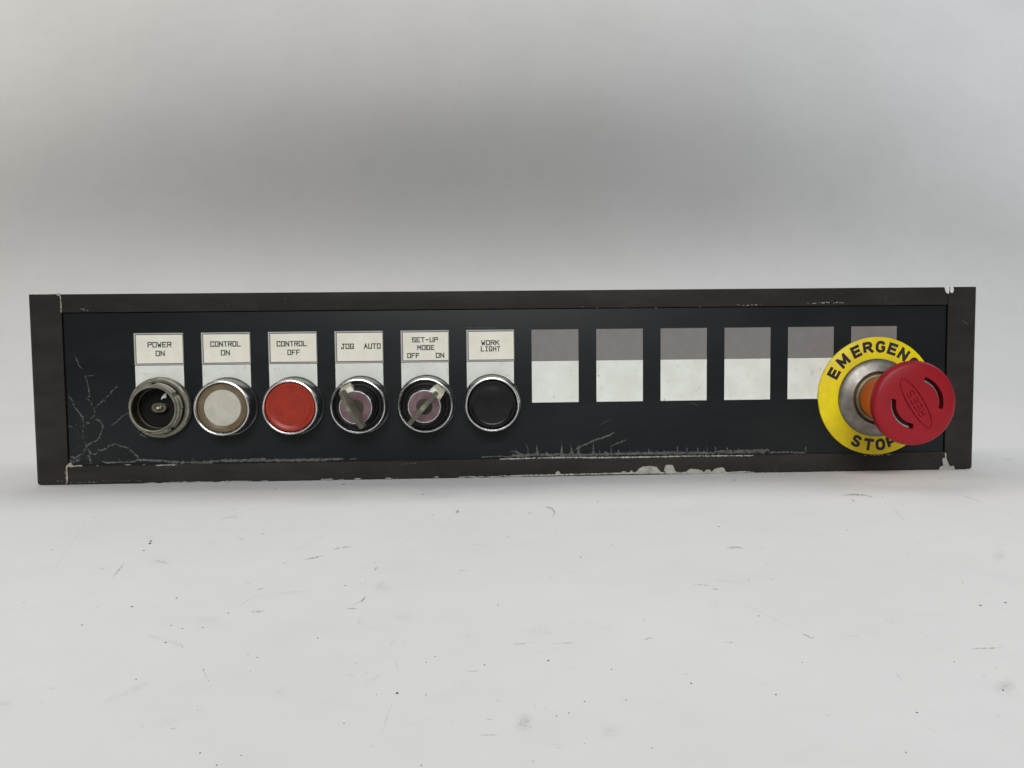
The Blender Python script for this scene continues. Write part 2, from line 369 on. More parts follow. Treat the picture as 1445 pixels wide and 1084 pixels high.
link('socket_bore', lathe('socket_bore', [(10.78, 11.3), (10.6, 8), (10.55, 5.0), (10.0, 4.9), (9.9, 1.6)]), 'socketin', b)
link('socket_floor', lathe('socket_floor', [(10.2, 1.9), (9.2, 1.2), (0, 1.0)]), 'pit', b)
def oval(k, r, d, t): return r*(1.0+0.22*math.cos(2*t)), d
link('lamp_holder', lathe('lamp_holder', [(3.1, 0.8), (3.1, 4.2), (2.8, 4.6), (2.2, 4.6), (2.0, 4.0), (1.7, 3.9), (1.5, 5.2), (1.1, 5.4), (0.9, 5.0), (0, 5.0)], 48, oval), 'brass', b)
link('contact_tip', lathe('contact_tip', [(0.75, 4.9), (0.7, 5.6), (0.3, 6.0), (0, 6.05)], 20), 'silver', b)
bm = bmesh.new(); slab_poly(bm, [(0.6, 4.1), (1.9, 4.9), (3.4, 5.0), (3.4, 7.6), (2.4, 7.0), (1.3, 5.8)], -2.6, -3.0)
link('contact_tab_glint', finish(bm, 'contact_tab_glint', smooth=False), 'white', b)  # white colour paints the glint on this small metal tab

# ---- key switches
def key_switch(i, ang, lab):
    b = button(i, 'key_switch', label=lab)
    link('collar', lathe('collar', [(12.6, 7.5), (12.5, 10.6), (11.7, 11.0), (11.5, 10.4), (10.7, 10.5), (10.4, 12.5), (9.9, 13.2), (9.5, 13.2), (9.2, 17.6), (8.8, 18.2), (8.0, 18.2)]), 'black', b)
    link('lock_rim', lathe('lock_rim', [(8.35, 16.5), (8.3, 18.9), (8.1, 19.2), (7.75, 19.2), (7.6, 19.0)], 96), 'chrome', b)
    link('lock_face', lathe('lock_face', [(7.7, 18.6), (7.55, 19.02), (6.0, 19.05), (3.6, 19.05), (3.5, 18.7)], 80), 'lockface', b)
    link('lock_plug', lathe('lock_plug', [(4.15, 18.6), (4.1, 19.10), (0, 19.10)], 48), 'lockplug', b)
    u = Vector((-math.sin(ang), 0, math.cos(ang))); s = Vector((math.cos(ang), 0, math.sin(ang)))
    # keyway
    bm = bmesh.new()
    P = [(-0.55, -5.2), (0.55, -5.2), (0.55, 5.2), (-0.55, 5.2)]
    slab_poly(bm, [tuple(((s*a+u*c).x, (s*a+u*c).z)) for a, c in P], -18.6, -19.16)
    link('keyway', finish(bm, 'keyway', smooth=False), 'blackmatte', b)
    # pointer riding over the collar
    bm = bmesh.new()
    secs = [(12.45, 9.6, 11.9, 2.7), (12.1, 10.0, 13.4, 2.8), (11.4, 10.6, 15.8, 3.0), (10.4, 10.8, 18.2, 3.3), (8.35, 11.0, 18.75, 3.6)]
    rings = []
    for r, d0, d1, hw in secs:
        ring = []
        for sx, d in ((-1, d0), (-1, d1-0.3), (-0.8, d1), (0.8, d1), (1, d1-0.3), (1, d0)):
            rr = r
            if r > 12: rr = math.sqrt(max(r*r-(sx*hw)**2, 1)) + 0.2
            if r < 9: rr = math.sqrt(max(r*r-(sx*hw)**2, 1)) + 0.05
            p = s*(sx*hw)+u*rr; ring.append(bm.verts.new((p.x*0.001, -d*0.001, p.z*0.001)))
        rings.append(ring)
    for a, c in zip(rings, rings[1:]):
        for k in range(6): bm.faces.new((a[k], a[(k+1) % 6], c[(k+1) % 6], c[k]))
    bm.faces.new(rings[0]); bm.faces.new(rings[-1][::-1])
    link('pointer', finish(bm, 'pointer', 35), 'pointer', b)
    return b, u, s
def key_mesh():            # local: z along the bow's width, -y out of the lock, x thickness
    bm = bmesh.new(); th = 1.15
    bow = []
    def arc(cz, cy, r, a0, a1, n=7):
        for k in range(n+1):
            a = R(a0+(a1-a0)*k/n); bow.append((cz+r*math.cos(a), cy+r*math.sin(a)))
    # outline in (z, out): root of the bow, round the arched outer edge and back
    bow += [(-3.9, 0.0), (3.9, 0.0), (4.3, 1.6)]
    arc(9.5, 3.2, 0.9, -80, 0, 4); arc(9.5, 7.4, 0.9, 0, 60, 4)
    for k in range(11):
        z = 9.2-18.4*k/10; bow.append((z, 8.4+4.6*(1-(z/9.6)**2)**1.6))
    arc(-9.5, 7.4, 0.9, 120, 180, 4); arc(-9.5, 3.2, 0.9, 180, 260, 4)
    bow += [(-4.3, 1.6)]
    fr = []
    for x in (-th, th):
        o = [bm.verts.new((x, -d, z)) for z, d in bow]; bm.faces.new(o); fr.append(o)
    A, B = fr
    for k in range(len(A)): bm.faces.new((A[k], A[(k+1) % len(A)], B[(k+1) % len(A)], B[k]))
    bmesh.ops.scale(bm, vec=(0.001, 0.00138, 0.001), verts=bm.verts)
    bmesh.ops.recalc_face_normals(bm, faces=bm.faces)
    edges = [e for e in bm.edges if len(e.link_faces) == 2 and e.calc_face_angle(0) > 0.9]
    bmesh.ops.bevel(bm, geom=edges, offset=0.00028, segments=2, affect='EDGES', clamp_overlap=True)
    return finish(bm, 'key', 40)
key_me = key_mesh()
blade_me = box_mesh('blade', -0.42, 0.42, -0.5, 2.2, -4.6, 4.6)
slot_me = box_mesh('ring_slot', -1.17, 1.17, -9.6, -8.2, -3.6, 3.6)
for i, ang, lab, kl in ((3, R(29), 'key switch turned towards JOG', 'worn metal key in the switch under the JOG AUTO card'),
                        (4, R(-42), 'key switch turned towards ON', 'worn metal key in the switch under the SET-UP MODE card')):
    b, u, s = key_switch(i, ang, lab)
    k = link('key', key_me, 'key', None, (CX[i]*0.001, (PL-21.0)*0.001, CZ*0.001), label=kl, category='key', group='keys left in the key switches')
    k.rotation_euler = (0, -ang, 0)
    link('blade', blade_me, 'key', k); link('ring_slot', slot_me, 'blackmatte', k)

# ---- emergency stop
EX, EZ = 193.6, 39.8
ring = link('legend_plate', lathe('legend_plate', [(15, 0), (31.3, 0.0), (31.55, 0.15), (31.55, 1.15), (31.3, 1.3), (15, 1.3)], 160), 'yellow', panel, (EX*0.001, PL*0.001, (EZ+0.9)*0.001),
            label='round yellow plate reading EMERGENCY STOP')
dg = bpy.context.evaluated_depsgraph_get
BG = {'E': [[(3.7,0),(0,0),(0,6),(3.7,6)],[(0,3.05),(3.3,3.05)]], 'M': [[(0,0),(0,6),(2.4,1.2),(4.8,6),(4.8,0)]],
      'R': [[(0,0),(0,6),(2.6,6),(3.6,5.6),(4,4.6),(3.6,3.5),(2.6,3.0),(0,3.0)],[(2.2,3.0),(4.1,0)]],
      'G': [[(4,4.5),(3.5,5.6),(2.6,6),(1.4,6),(.4,5.3),(0,4.2),(0,1.8),(.4,.7),(1.4,0),(2.6,0),(3.6,.5),(4,1.3),(4,2.75),(2.4,2.75)]],
      'N': [[(0,0),(0,6),(4,0),(4,6)]], 'C': [[(4,4.4),(3.5,5.6),(2.6,6),(1.4,6),(.4,5.3),(0,4.2),(0,1.8),(.4,.7),(1.4,0),(2.6,0),(3.5,.4),(4,1.6)]],
      'Y': [[(0,6),(2.1,2.7),(4.2,6)],[(2.1,2.7),(2.1,0)]], 'T': [[(0,6),(4,6)],[(2,6),(2,0)]],
      'S': [[(3.8,4.5),(3.4,5.6),(2.6,6),(1.4,6),(.5,5.6),(.1,4.6),(.5,3.7),(1.4,3.25),(2.6,2.8),(3.6,2.25),(3.9,1.3),(3.5,.4),(2.6,0),(1.4,0),(.4,.5),(0,1.6)]],
      'O': [[(1.4,6),(2.6,6),(3.6,5.3),(4,4.2),(4,1.8),(3.6,.7),(2.6,0),(1.4,0),(.4,.7),(0,1.8),(0,4.2),(.4,5.3),(1.4,6)]],
      'P': [[(0,0),(0,6),(2.6,6),(3.6,5.6),(4,4.5),(3.6,3.4),(2.6,2.9),(0,2.9)]]}
def bold_glyph(bm, ch, fn, sw, y, cap, wid):
    """strokes of one heavy letter; fn maps letter space (mm, centred) to plate x, z (mm)"""
    k = 0; W_ = max(p[0] for pl in BG[ch] for p in pl)
    sx = (wid-sw)/4.0; sz = (cap-sw)/6.0
    def face(pts):
        nonlocal k
        k = (k+1) % 23; q = [fn(*p) for p in pts]
        f = bm.faces.new([bm.verts.new((a*0.001, (y-0.0012*k)*0.001, c*0.001)) for a, c in q]); f.normal_update()
        if f.normal.y > 0: f.normal_flip()
    e = sw/2
    for pl in BG[ch]:
        pts = [Vector(((u-W_/2)*sx, (v-3)*sz)) for u, v in pl]
        for i, (p, q) in enumerate(zip(pts, pts[1:])):
            d = (q-p).normalized(); n = Vector((-d.y, d.x))
            square = len(pl) < 6 and not (ch in 'MNY' and abs(d.x) > 0.15 and abs(d.y) > 0.15)
            a, b_ = (p-d*e, q+d*e) if square else (p, q)
            face([a+n*e, b_+n*e, b_-n*e, a-n*e])
            if len(pl) >= 6 and 0 < i: face([p+Vector((math.cos(t), math.sin(t)))*e for t in [j*math.pi/7 for j in range(14)]])
            if not square and len(pl) < 6:
                for c in (p, q): face([c+Vector((x_, y_))*e for x_, y_ in ((-1, -1), (1, -1), (1, 1), (-1, 1))])
def ring_map(deg, flip, rad):
    a = R(deg); rv = Vector((math.cos(a), math.sin(a))); tv = Vector((math.sin(a), -math.cos(a)))
    def fn(x, y):
        p = rv*rad-rv*y-tv*x if flip else rv*rad+rv*y+tv*x
        return p.x, p.y
    return fn
for word, degs, flip in (('EMERGENCY', (152, 134, 115.5, 101, 86, 71.5, 56.8, 41, 26), False), ('STOP', (246.5, 261.8, 275.8, 289.5), True)):
    bm = bmesh.new()
    for ch, dv in zip(word, degs): bold_glyph(bm, ch, ring_map(dv, flip, 26.3), 1.62, -1.318, 6.4, 5.3)
    link('lettering', finish(bm, 'lettering', recalc=False, smooth=False), 'ink', ring, label='black word '+word)

# mushroom head with two curved windows and an engraved oval
head_prof = [(13.2, 33.6), (14.5, 33.2), (18.5, 33.4), (20.2, 34.2), (20.75, 35.4), (20.8, 36.6), (20.5, 37.9), (19.7, 38.75), (18.6, 39.15), (14, 39.5), (8, 39.75), (0, 39.85)]
def head_mesh():
    bm = lathe_bm(head_prof, 128)
    bm.faces.new([v for v in bm.verts if abs(math.hypot(v.co.x, v.co.z)-0.0132) < 1e-5 and v.co.y > -0.0337])
    body = link('head_src', finish(bm, 'head_src', 40), 'mushred')
    cb = bmesh.new()
    def arcslot(a0, a1, r0, r1, dtop, dbot):
        n = 16; A = [R(a0+(a1-a0)*k/n) for k in range(n+1)]
        pts = [(r1*math.cos(a), r1*math.sin(a)) for a in A]+[(r0*math.cos(a), r0*math.sin(a)) for a in reversed(A)]
        slab_poly(cb, pts, -dbot, -dtop)
    arcslot(-12, 72, 11.3, 13.7, 41, 36.4); arcslot(168, 264, 9.9, 12.4, 41, 36.4)
    # oval groove
    th = R(122); e1 = Vector((math.cos(th), math.sin(th))); e2 = Vector((-math.sin(th), math.cos(th)))
    n = 56
    def ov(a, b): return [tuple(e1*(a*math.cos(2*math.pi*k/n))+e2*(b*math.sin(2*math.pi*k/n))) for k in range(n)]
    o1, o2 = ov(14.2, 3.95), ov(13.7, 3.45)
    fa = [[cb.verts.new((x*0.001, -y*0.001, z*0.001)) for x, z in o] for o, y in ((o1, 41), (o2, 41), (o1, 39.15), (o2, 39.15))]
    for k in range(n):
        j = (k+1) % n
        cb.faces.new((fa[0][k], fa[0][j], fa[1][j], fa[1][k])); cb.faces.new((fa[2][k], fa[3][k], fa[3][j], fa[2][j]))
        cb.faces.new((fa[0][k], fa[2][k], fa[2][j], fa[0][j])); cb.faces.new((fa[1][k], fa[1][j], fa[3][j], fa[3][k]))
    # REES, stroke letters cut in
    def bar(p, q, sw):
        d = (q-p); L = d.length; d = d/L; nn = Vector((-d.y, d.x)); e = sw/2
        a, b_ = p-d*e, q+d*e
        slab_poly(cb, [tuple(a+nn*e), tuple(b_+nn*e), tuple(b_-nn*e), tuple(a-nn*e)], -39.28-0.006*(len(cb.faces) % 13), -41-0.006*(len(cb.faces) % 17))
    RG = {'R': [[(0,0),(0,6),(2.9,6),(3.7,5.2),(3.7,3.8),(2.9,3),(0,3)],[(1.8,3),(3.8,0)]], 'E': [[(3.6,0),(0,0),(0,6),(3.6,6)],[(0,3),(3,3)]],
          'S': [[(3.7,4.9),(3,6),(0.8,6),(0,5.2),(0,4),(0.8,3.2),(3,2.8),(3.7,2),(3.7,0.8),(3,0),(0.8,0),(0,1.1)]]}
    for k, ch in enumerate('REES'):
        xo = (k-1.5)*3.7
        for pl in RG[ch]:
            pts = [e1*(xo+(x-1.85)*0.62)+e2*((y-3)*0.58) for x, y in pl]
            for p, q in zip(pts, pts[1:]): bar(p, q, 0.42)
    cutter = link('cut_src', finish(cb, 'cut_src', smooth=False), 'mushred')
    md = body.modifiers.new('cut', 'BOOLEAN'); md.operation = 'DIFFERENCE'; md.object = cutter; md.solver = 'EXACT'; md.use_self = True
    bpy.context.view_layer.update()
    me = bpy.data.meshes.new_from_object(body.evaluated_get(dg()))
    bpy.data.objects.remove(body); bpy.data.objects.remove(cutter)
    me.name = 'emergency_button'; me.materials.clear()
    me.polygons.foreach_set('use_smooth', [True]*len(me.polygons)); me.set_sharp_from_angle(angle=R(28))
    return me
es = link('emergency_button', head_mesh(), 'mushred', panel, (EX*0.001, PL*0.001, EZ*0.001), label='red mushroom head engraved REES')
link('sleeve', lathe('sleeve', [(10.6, 4.0), (10.9, 6.6), (11.2, 6.8), (11.9, 13), (13.2, 22), (14.6, 30), (15.4, 33.6)], 96), 'orange', es)
link('collar_nut', lathe('collar_nut', [(13.4, 1.2), (20.6, 1.2), (20.9, 1.6), (20.8, 2.6), (20.3, 3.2), (18, 4.0), (15.2, 4.8), (14.5, 5.1), (14.0, 5.0), (13.7, 4.4), (13.6, 2.0)], 128), 'steel', es)
link('bushing', lathe('bushing', [(13.9, 2.0), (13.2, 3.4), (12.6, 4.9), (12.1, 5.2), (11.2, 5.2), (10.4, 5.0)], 96), 'bush', es)
def arcstrip(a0, a1, r0, r1, d0, d1):
    bm = bmesh.new(); n = 16; A = [R(a0+(a1-a0)*k/n) for k in range(n+1)]
    slab_poly(bm, [(r1*math.cos(a), r1*math.sin(a)) for a in A]+[(r0*math.cos(a), r0*math.sin(a)) for a in reversed(A)], -d0, -d1)
    return finish(bm, 'spring_strip', 40)
link('spring_strip', arcstrip(-9, 67, 11.45, 12.2, 36.4, 38.2), 'strip', es)
link('spring_strip', arcstrip(172, 257, 11.45, 12.25, 36.4, 38.2), 'strip', es)
dark_well = lathe('window_well', [(9.6, 36.45), (13.8, 36.45)], 96)
link('window_well', dark_well, 'blackmatte', es)

# ------------------------------------------------------------------ wear on the panel
class Wear:
    def __init__(self, y, rag=0.0): self.bm = bmesh.new(); self.y = y*0.001; self.k = 0; self.rag = rag; self.wf = 0.66
    def yy(self): self.k = (self.k+1) % 17; return self.y-0.0000015*self.k
    def poly(self, pts, jit=0.12):                      # photo pixels
        P = []
        for (ax, ay), (bx, by) in zip(pts, pts[1:]+pts[:1]):
            n = max(1, int(math.hypot(bx-ax, by-ay)/2.0))
            for q in range(n):
                t = q/n; P.append((ax+(bx-ax)*t+random.uniform(-1, 1)*jit*3, ay+(by-ay)*t+random.uniform(-1, 1)*jit*3))
        y = self.yy(); vs = [self.bm.verts.new(on_face(a, c, y)) for a, c in P]
        f = self.bm.faces.new(vs); f.normal_update()
        if f.normal.y > 0: f.normal_flip()
    def line(self, pts, w, gap=0.0, jit=0.6, step=1.6, taper=True, rag=None):
        S = []; rag = self.rag if rag is None else rag
        for (ax, ay), (bx, by) in zip(pts, pts[1:]):
            n = max(1, int(math.hypot(bx-ax, by-ay)/step))
            for q in range(n): t = q/n; S.append((ax+(bx-ax)*t, ay+(by-ay)*t))
        S.append(pts[-1]); n = len(S); y = self.yy(); prev = None; on = True
        for i, (x, z) in enumerate(S):
            a = S[max(0, i-1)]; c = S[min(n-1, i+1)]; L = math.hypot(c[0]-a[0], c[1]-a[1]) or 1
            nx, nz = -(c[1]-a[1])/L, (c[0]-a[0])/L
            ww = w*random.uniform(0.3, 1.2)*self.wf
            if taper: ww *= min(1, 0.35+min(i, n-1-i)/4)
            ox = random.uniform(-1, 1)*jit; x += nx*ox; z += nz*ox
            cur = (self.bm.verts.new(on_face(x+nx*ww, z+nz*ww, y)), self.bm.verts.new(on_face(x-nx*ww, z-nz*ww, y)))
            on = random.random() >= min(0.6, gap*1.6)
            if prev and on:
                f = self.bm.faces.new((prev[0], prev[1], cur[1], cur[0])); f.normal_update()
                if f.normal.y > 0: f.normal_flip()
            prev = cur
            if rag and random.random() < rag:
                rr = w*random.uniform(.25, .75); ox = random.uniform(-1, 1)*w*0.9
                self.poly([(x+nx*ox+rr*math.cos(t)*random.uniform(.5, 1.2), z+nz*ox+rr*math.sin(t)*random.uniform(.5, 1.2)) for t in (0, 1.1, 2.4, 3.6, 5)], 0.03)
    def dots(self, x0, x1, y0, y1, n, r):
        for _ in range(n):
            cx, cy = random.uniform(x0, x1), random.uniform(y0, y1); rr = r*random.uniform(.4, 1)
            self.poly([(cx+rr*math.cos(a)*random.uniform(.6, 1.2), cy+rr*math.sin(a)*random.uniform(.5, 1.1)) for a in (0, 1.2, 2.5, 3.8, 5)], 0.05)
    def done(self, name, m, parent):
        return link(name, finish(self.bm, name, recalc=False, smooth=False), m, parent, kind='stuff')
def Z(off, s, pts): return [(off[0]+x*s, off[1]+y*s) for x, y in pts]

wp = Wear(PL-0.012, 0.45); wp.wf = 0.48
za = lambda *p: Z((80, 510), 160/1156, p)
wp.line(za((190,-60),(205,-10),(225,40),(262,75)), 1.3, .06); wp.line(za((285,150),(375,145)), 1.2); wp.line(za((285,145),(310,190),(320,250),(330,310),(335,370)), 1.5, .15)
wp.line(za((300,370),(345,410),(370,460),(385,500),(380,560),(340,590)), 1.3, .25); wp.line(za((385,480),(440,430),(490,385),(530,345),(580,295),(615,250)), 1.5, .22)
wp.line(za((455,375),(500,415)), 1.3); wp.line(za((115,345),(160,400),(185,470),(230,520),(265,575),(275,620)), 1.6, .05)
wp.line(za((300,620),(335,640)), 2.2); wp.line(za((115,665),(165,668)), 2.0); wp.line(za((275,640),(270,700),(265,770),(290,830),(315,870)), 1.3, .3)
wp.line(za((385,590),(430,600),(465,640),(462,700),(440,760),(415,805),(370,820),(305,860)), 1.6, .06)
wp.line(za((550,655),(605,625),(650,575),(725,525)), 1.3); wp.line(za((305,860),(320,900),(345,945),(400,950),(430,905),(490,900),(545,855),(605,840),(650,865),(720,880),(780,925),(825,970),(825,1010)), 1.9, .05)
wp.line(za((130,975),(200,985),(250,940)), 2.2); wp.line(za((330,960),(350,1040)), 2.5); wp.line(za((260,950),(290,900),(310,880)), 1.3, .2)
wp.line(za((125,1010),(170,1030),(240,1000)), 2.0); wp.line(za((455,1010),(500,1035),(640,1030),(760,1025),(830,1010)), 1.9)
wp.line(za((635,985),(642,1030)), 1.0); wp.line(za((748,995),(750,1030)), .9)
wp.line(za((820,720),(850,735),(900,775),(920,778)), 1.8, .15)
wp.dots(104, 128, 585, 640, 26, .7); wp.dots(100, 150, 640, 654, 22, .8)
wp.wf = 0.66
zb = lambda *p: Z((80, 600), 220/1445, p)
wp.line(zb((740,325),(820,320),(900,330),(960,328),(1010,335),(1130,345),(1280,348),(1445,350)), 2.6, jit=.4)
wp.line(zb((1268,310),(1270,345)), .8)
zc = lambda *p: Z((280, 600), 240/1445, p)
wp.line(zc((0,318),(60,320),(100,310),(200,300),(300,300),(440,295),(540,290),(600,300),(700,293),(800,298),(860,290),(930,295),(990,290),(1070,290),(1230,288)), 2.2, jit=.3)
wp.line(zc((200,308),(560,305),(900,303),(1100,300)), 1.6, .05); wp.line(zc((1280,290),(1350,288)), 1.0)
zd = lambda *p: Z((500, 600), 240/1445, p)
wp.line(zd((1080,275),(1150,268),(1300,268),(1380,258),(1445,255)), 1.3); wp.line(zd((1330,225),(1380,228),(1420,262)), 1.1); wp.line(zd((1372,195),(1382,235)), .9)
ze = lambda *p: Z((720, 600), 240/1445, p)
wp.line(ze((0,262),(120,258),(200,252),(330,250),(470,252),(560,255),(700,252),(850,246),(950,245),(1100,240),(1300,236),(1445,238)), 2.9, .015, jit=.4)
wp.line(ze((0,225),(50,222),(95,252)), 1.2); wp.line(ze((135,158),(148,200),(155,250)), 1.1)
for x, t in ((228,145),(438,140),(517,145),(582,150),(705,140),(760,205),(858,180),(920,195),(1022,195),(1085,198),(1178,195),(1255,205),(1305,198),(1420,185)):
    j = lambda a: random.uniform(-a, a); m_ = (t+250)/2
    wp.poly(ze((x-13+j(6), 252), (x-4+j(3), m_+14), (x+j(4), t+j(10)), (x+4+j(3), m_+j(10)), (x+16+j(9), 252)), .22)
    if random.random() < .6: wp.line(ze((x-26+j(8), 250), (x+5, 234+j(6)), (x+30+j(9), 250)), 1.4, .15)
wp.line(ze((550,215),(600,180),(660,155),(710,130),(770,110),(830,90),(885,62)), 1.7, .04, .7); wp.line(ze((850,188),(890,165),(940,142),(990,122)), 1.3, .05, .6)
zf = lambda *p: Z((940, 600), 240/1445, p)
wp.line(zf((0,236),(100,238),(250,236),(400,240),(440,228),(600,220),(760,216),(870,214)), 2.8, jit=.4); wp.line(zf((870,232),(1000,228),(1180,238)), 1.6, .04)
for x in (97,178,268,350,420,520,612,1185): wp.line(zf((x,190 if x > 100 else 180),(x+2,235)), 1.6, 0, .4)
wp.line(zf((400,236),(600,232),(850,226)), 2.2)
wp.dots(760, 1100, 470, 640, 34, .4); wp.dots(130, 740, 445, 640, 30, .35); wp.dots(640, 760, 458, 466, 10, .5)
wp.line([(644,464),(662,462),(700,463)], .6, .3); wp.line([(972,568),(986,572)], .6); wp.line([(845,600),(862,592)], .4)
wp.done('scratches', 'scratch', plate)

wr = Wear(0.06-0.012)
# bare line along the lower rail's bottom edge, with bigger flakes
wr.line(zb((820,538),(935,537)), 1.3, .1); wr.line(zb((985,533),(1235,530)), 1.4, .05); wr.line(zb((1240,528),(1445,530)), 1.2)
wr.line(zc((0,484),(125,484)), 1.1); wr.line(zc((160,482),(455,477)), 1.3); wr.line(zc((535,473),(595,472)), 1.1); wr.line(zc((1035,463),(1150,461)), 1.5); wr.line(zc((1185,462),(1240,460)), 1.0); wr.line(zc((1320,459),(1380,456)), 1.3)
wr.line(zd((0,458),(55,456)), 1.2); wr.line(zd((262,452),(328,451)), 1.6); wr.line(zd((355,451),(370,450)), 1.0); wr.line(zd((675,444),(720,443)), 1.4)
wr.line(zd((885,440),(1105,439)), 1.4); wr.line(zd((1120,437),(1260,435)), 1.3); wr.line(zd((1265,433),(1445,432)), 1.6)
wr.line(ze((0,434),(150,428),(360,424),(600,417),(950,410),(1100,408),(1445,406)), 1.8, 0, .2)
wr.poly(ze((380,425),(390,398),(410,390),(428,410),(432,424))); wr.poly(ze((940,408),(958,390),(978,390),(990,408))); wr.poly(ze((1005,408),(1030,384),(1052,400),(1052,408)))
wr.poly(ze((1055,408),(1090,375),(1130,352),(1190,347),(1240,355),(1272,385),(1278,406))); wr.poly(ze((1305,390),(1318,345),(1345,336),(1385,342),(1400,385),(1418,405),(1340,404)))
wr.poly(zf((0,412),(0,338),(45,340),(68,365),(80,395),(110,408))); wr.poly(zf((110,410),(175,392),(205,372),(260,373),(300,382),(318,400),(345,376),(368,378),(385,396),(415,372),(465,356),(490,366),(510,398),(520,410)))
wr.line(zf((0,408),(300,407),(520,404),(660,398),(750,403)), 2.0, 0, .2); wr.line(zf((780,405),(940,403)), .9, .15); wr.line(zf((1080,402),(1135,401)), .8)
zg = lambda *p: Z((1160, 600), 240/1445, p)
for a, c in ((98,128),(160,212),(255,275),(328,350),(650,690)): wr.line(zg((a,395),(c,392)), 1.1)
# lower rail's upper edge worn bright
wr.line(zd((1230,288),(1445,285)), 1.3); wr.line(ze((0,286),(200,280),(500,274),(700,276),(1000,274),(1200,270),(1445,266)), 1.7, .01, .25); wr.line(zf((0,266),(300,262),(600,260),(750,258)), 1.4, .03, .3)
wr.line(zb((915,372),(1110,368)), 1.2); wr.line(zb((630,368),(690,365)), 1.1); wr.line(zb((370,376),(388,374)), 1.2); wr.line(zb((798,368),(818,366)), 1.3)
wr.line(zg((345,258),(470,255),(600,250)), .8, .25)
wr.poly(zg((992,380),(1005,355),(1035,340),(1022,285),(1036,278),(1036,378)))
wr.done('paint_chips', 'chip', bot_rail)
ws = Wear(0.06-0.012)
ws.line(zd((385,332),(480,326),(610,312)), .7, .15); ws.dots(100, 1330, 655, 678, 46, .42); ws.line(zb((120,535),(250,530),(360,528)), 1.7, .3, .8); ws.line(zb((360,520),(560,515),(800,515)), .7, .35, 1.0); ws.dots(90, 230, 662, 682, 60, .45)
ws.dots(1090, 1330, 642, 662, 60, .45)
ws.done('scuffs', 'scratch', bot_rail)
wt = Wear(0.06-0.012)
zh = lambda *p: Z((1150, 390), 250/1445, p); zi = lambda *p: Z((30, 395), 250/1445, p)
wt.line(zh((-60,222),(0,220),(80,212),(130,215),(250,218)), 1.0, .28, .8); wt.line([(1040,430),(1052,431),(1075,430)], .7, .3, .5); wt.dots(300, 1330, 408, 434, 40, .38)
wt.dots(805, 990, 433, 435.5, 8, .8); wt.line(zi((480,235),(510,240)), 1.0); wt.dots(112, 125, 434, 440, 6, .7)
wt.done('paint_chips', 'chip', top_rail)
# cream filler in the joints of the left end cap, bare metal at the top right corner
wj = Wear(-0.02)
wj.line(zi((300,118),(318,130),(324,200),(325,268)), 1.3, 0, .2); wj.poly(zi((282,118),(300,108),(318,112),(316,132),(300,132))); wj.line(zi((105,120),(200,118),(300,115)), .7, .15, .15)
wj.line(zb((82,548),(98,530),(95,470),(90,410),(100,375),(125,360)), 2.2, 0, .3); wj.poly(zb((105,380),(115,350),(135,345),(150,375),(235,368),(235,380),(130,390))); wj.line(zb((75,430),(78,455)), 1.2)
wj.line(zb((0,520),(60,523)), .6, .2)
wj.done('joint_filler', 'glue', caps[0])
wk = Wear(-0.02)
wk.poly(zh((1056,85),(1094,82),(1098,110),(1090,145),(1068,130)), .05); wk.poly(zh((1103,84),(1128,84),(1134,112),(1122,138),(1104,130)), .05)
wk.done('bare_metal_spot', 'silver', caps[1])
wc = Wear(-0.02)
wc.poly(zg((1030,380),(1030,330),(1024,285),(1045,275),(1042,240),(1055,235),(1060,290),(1078,335),(1095,352),(1118,345),(1132,378))); wc.line(zg((1195,378),(1230,374),(1255,372)), .9, .2)
wc.done('paint_chips', 'chip', caps[1])
wk2 = Wear(-0.02); wk2.line([(1358,452),(1366,458)], 1.2);
wk2.dots(1342, 1364, 410, 655, 26, .35)
wk2.done('scuffs', 'scratch', caps[1])

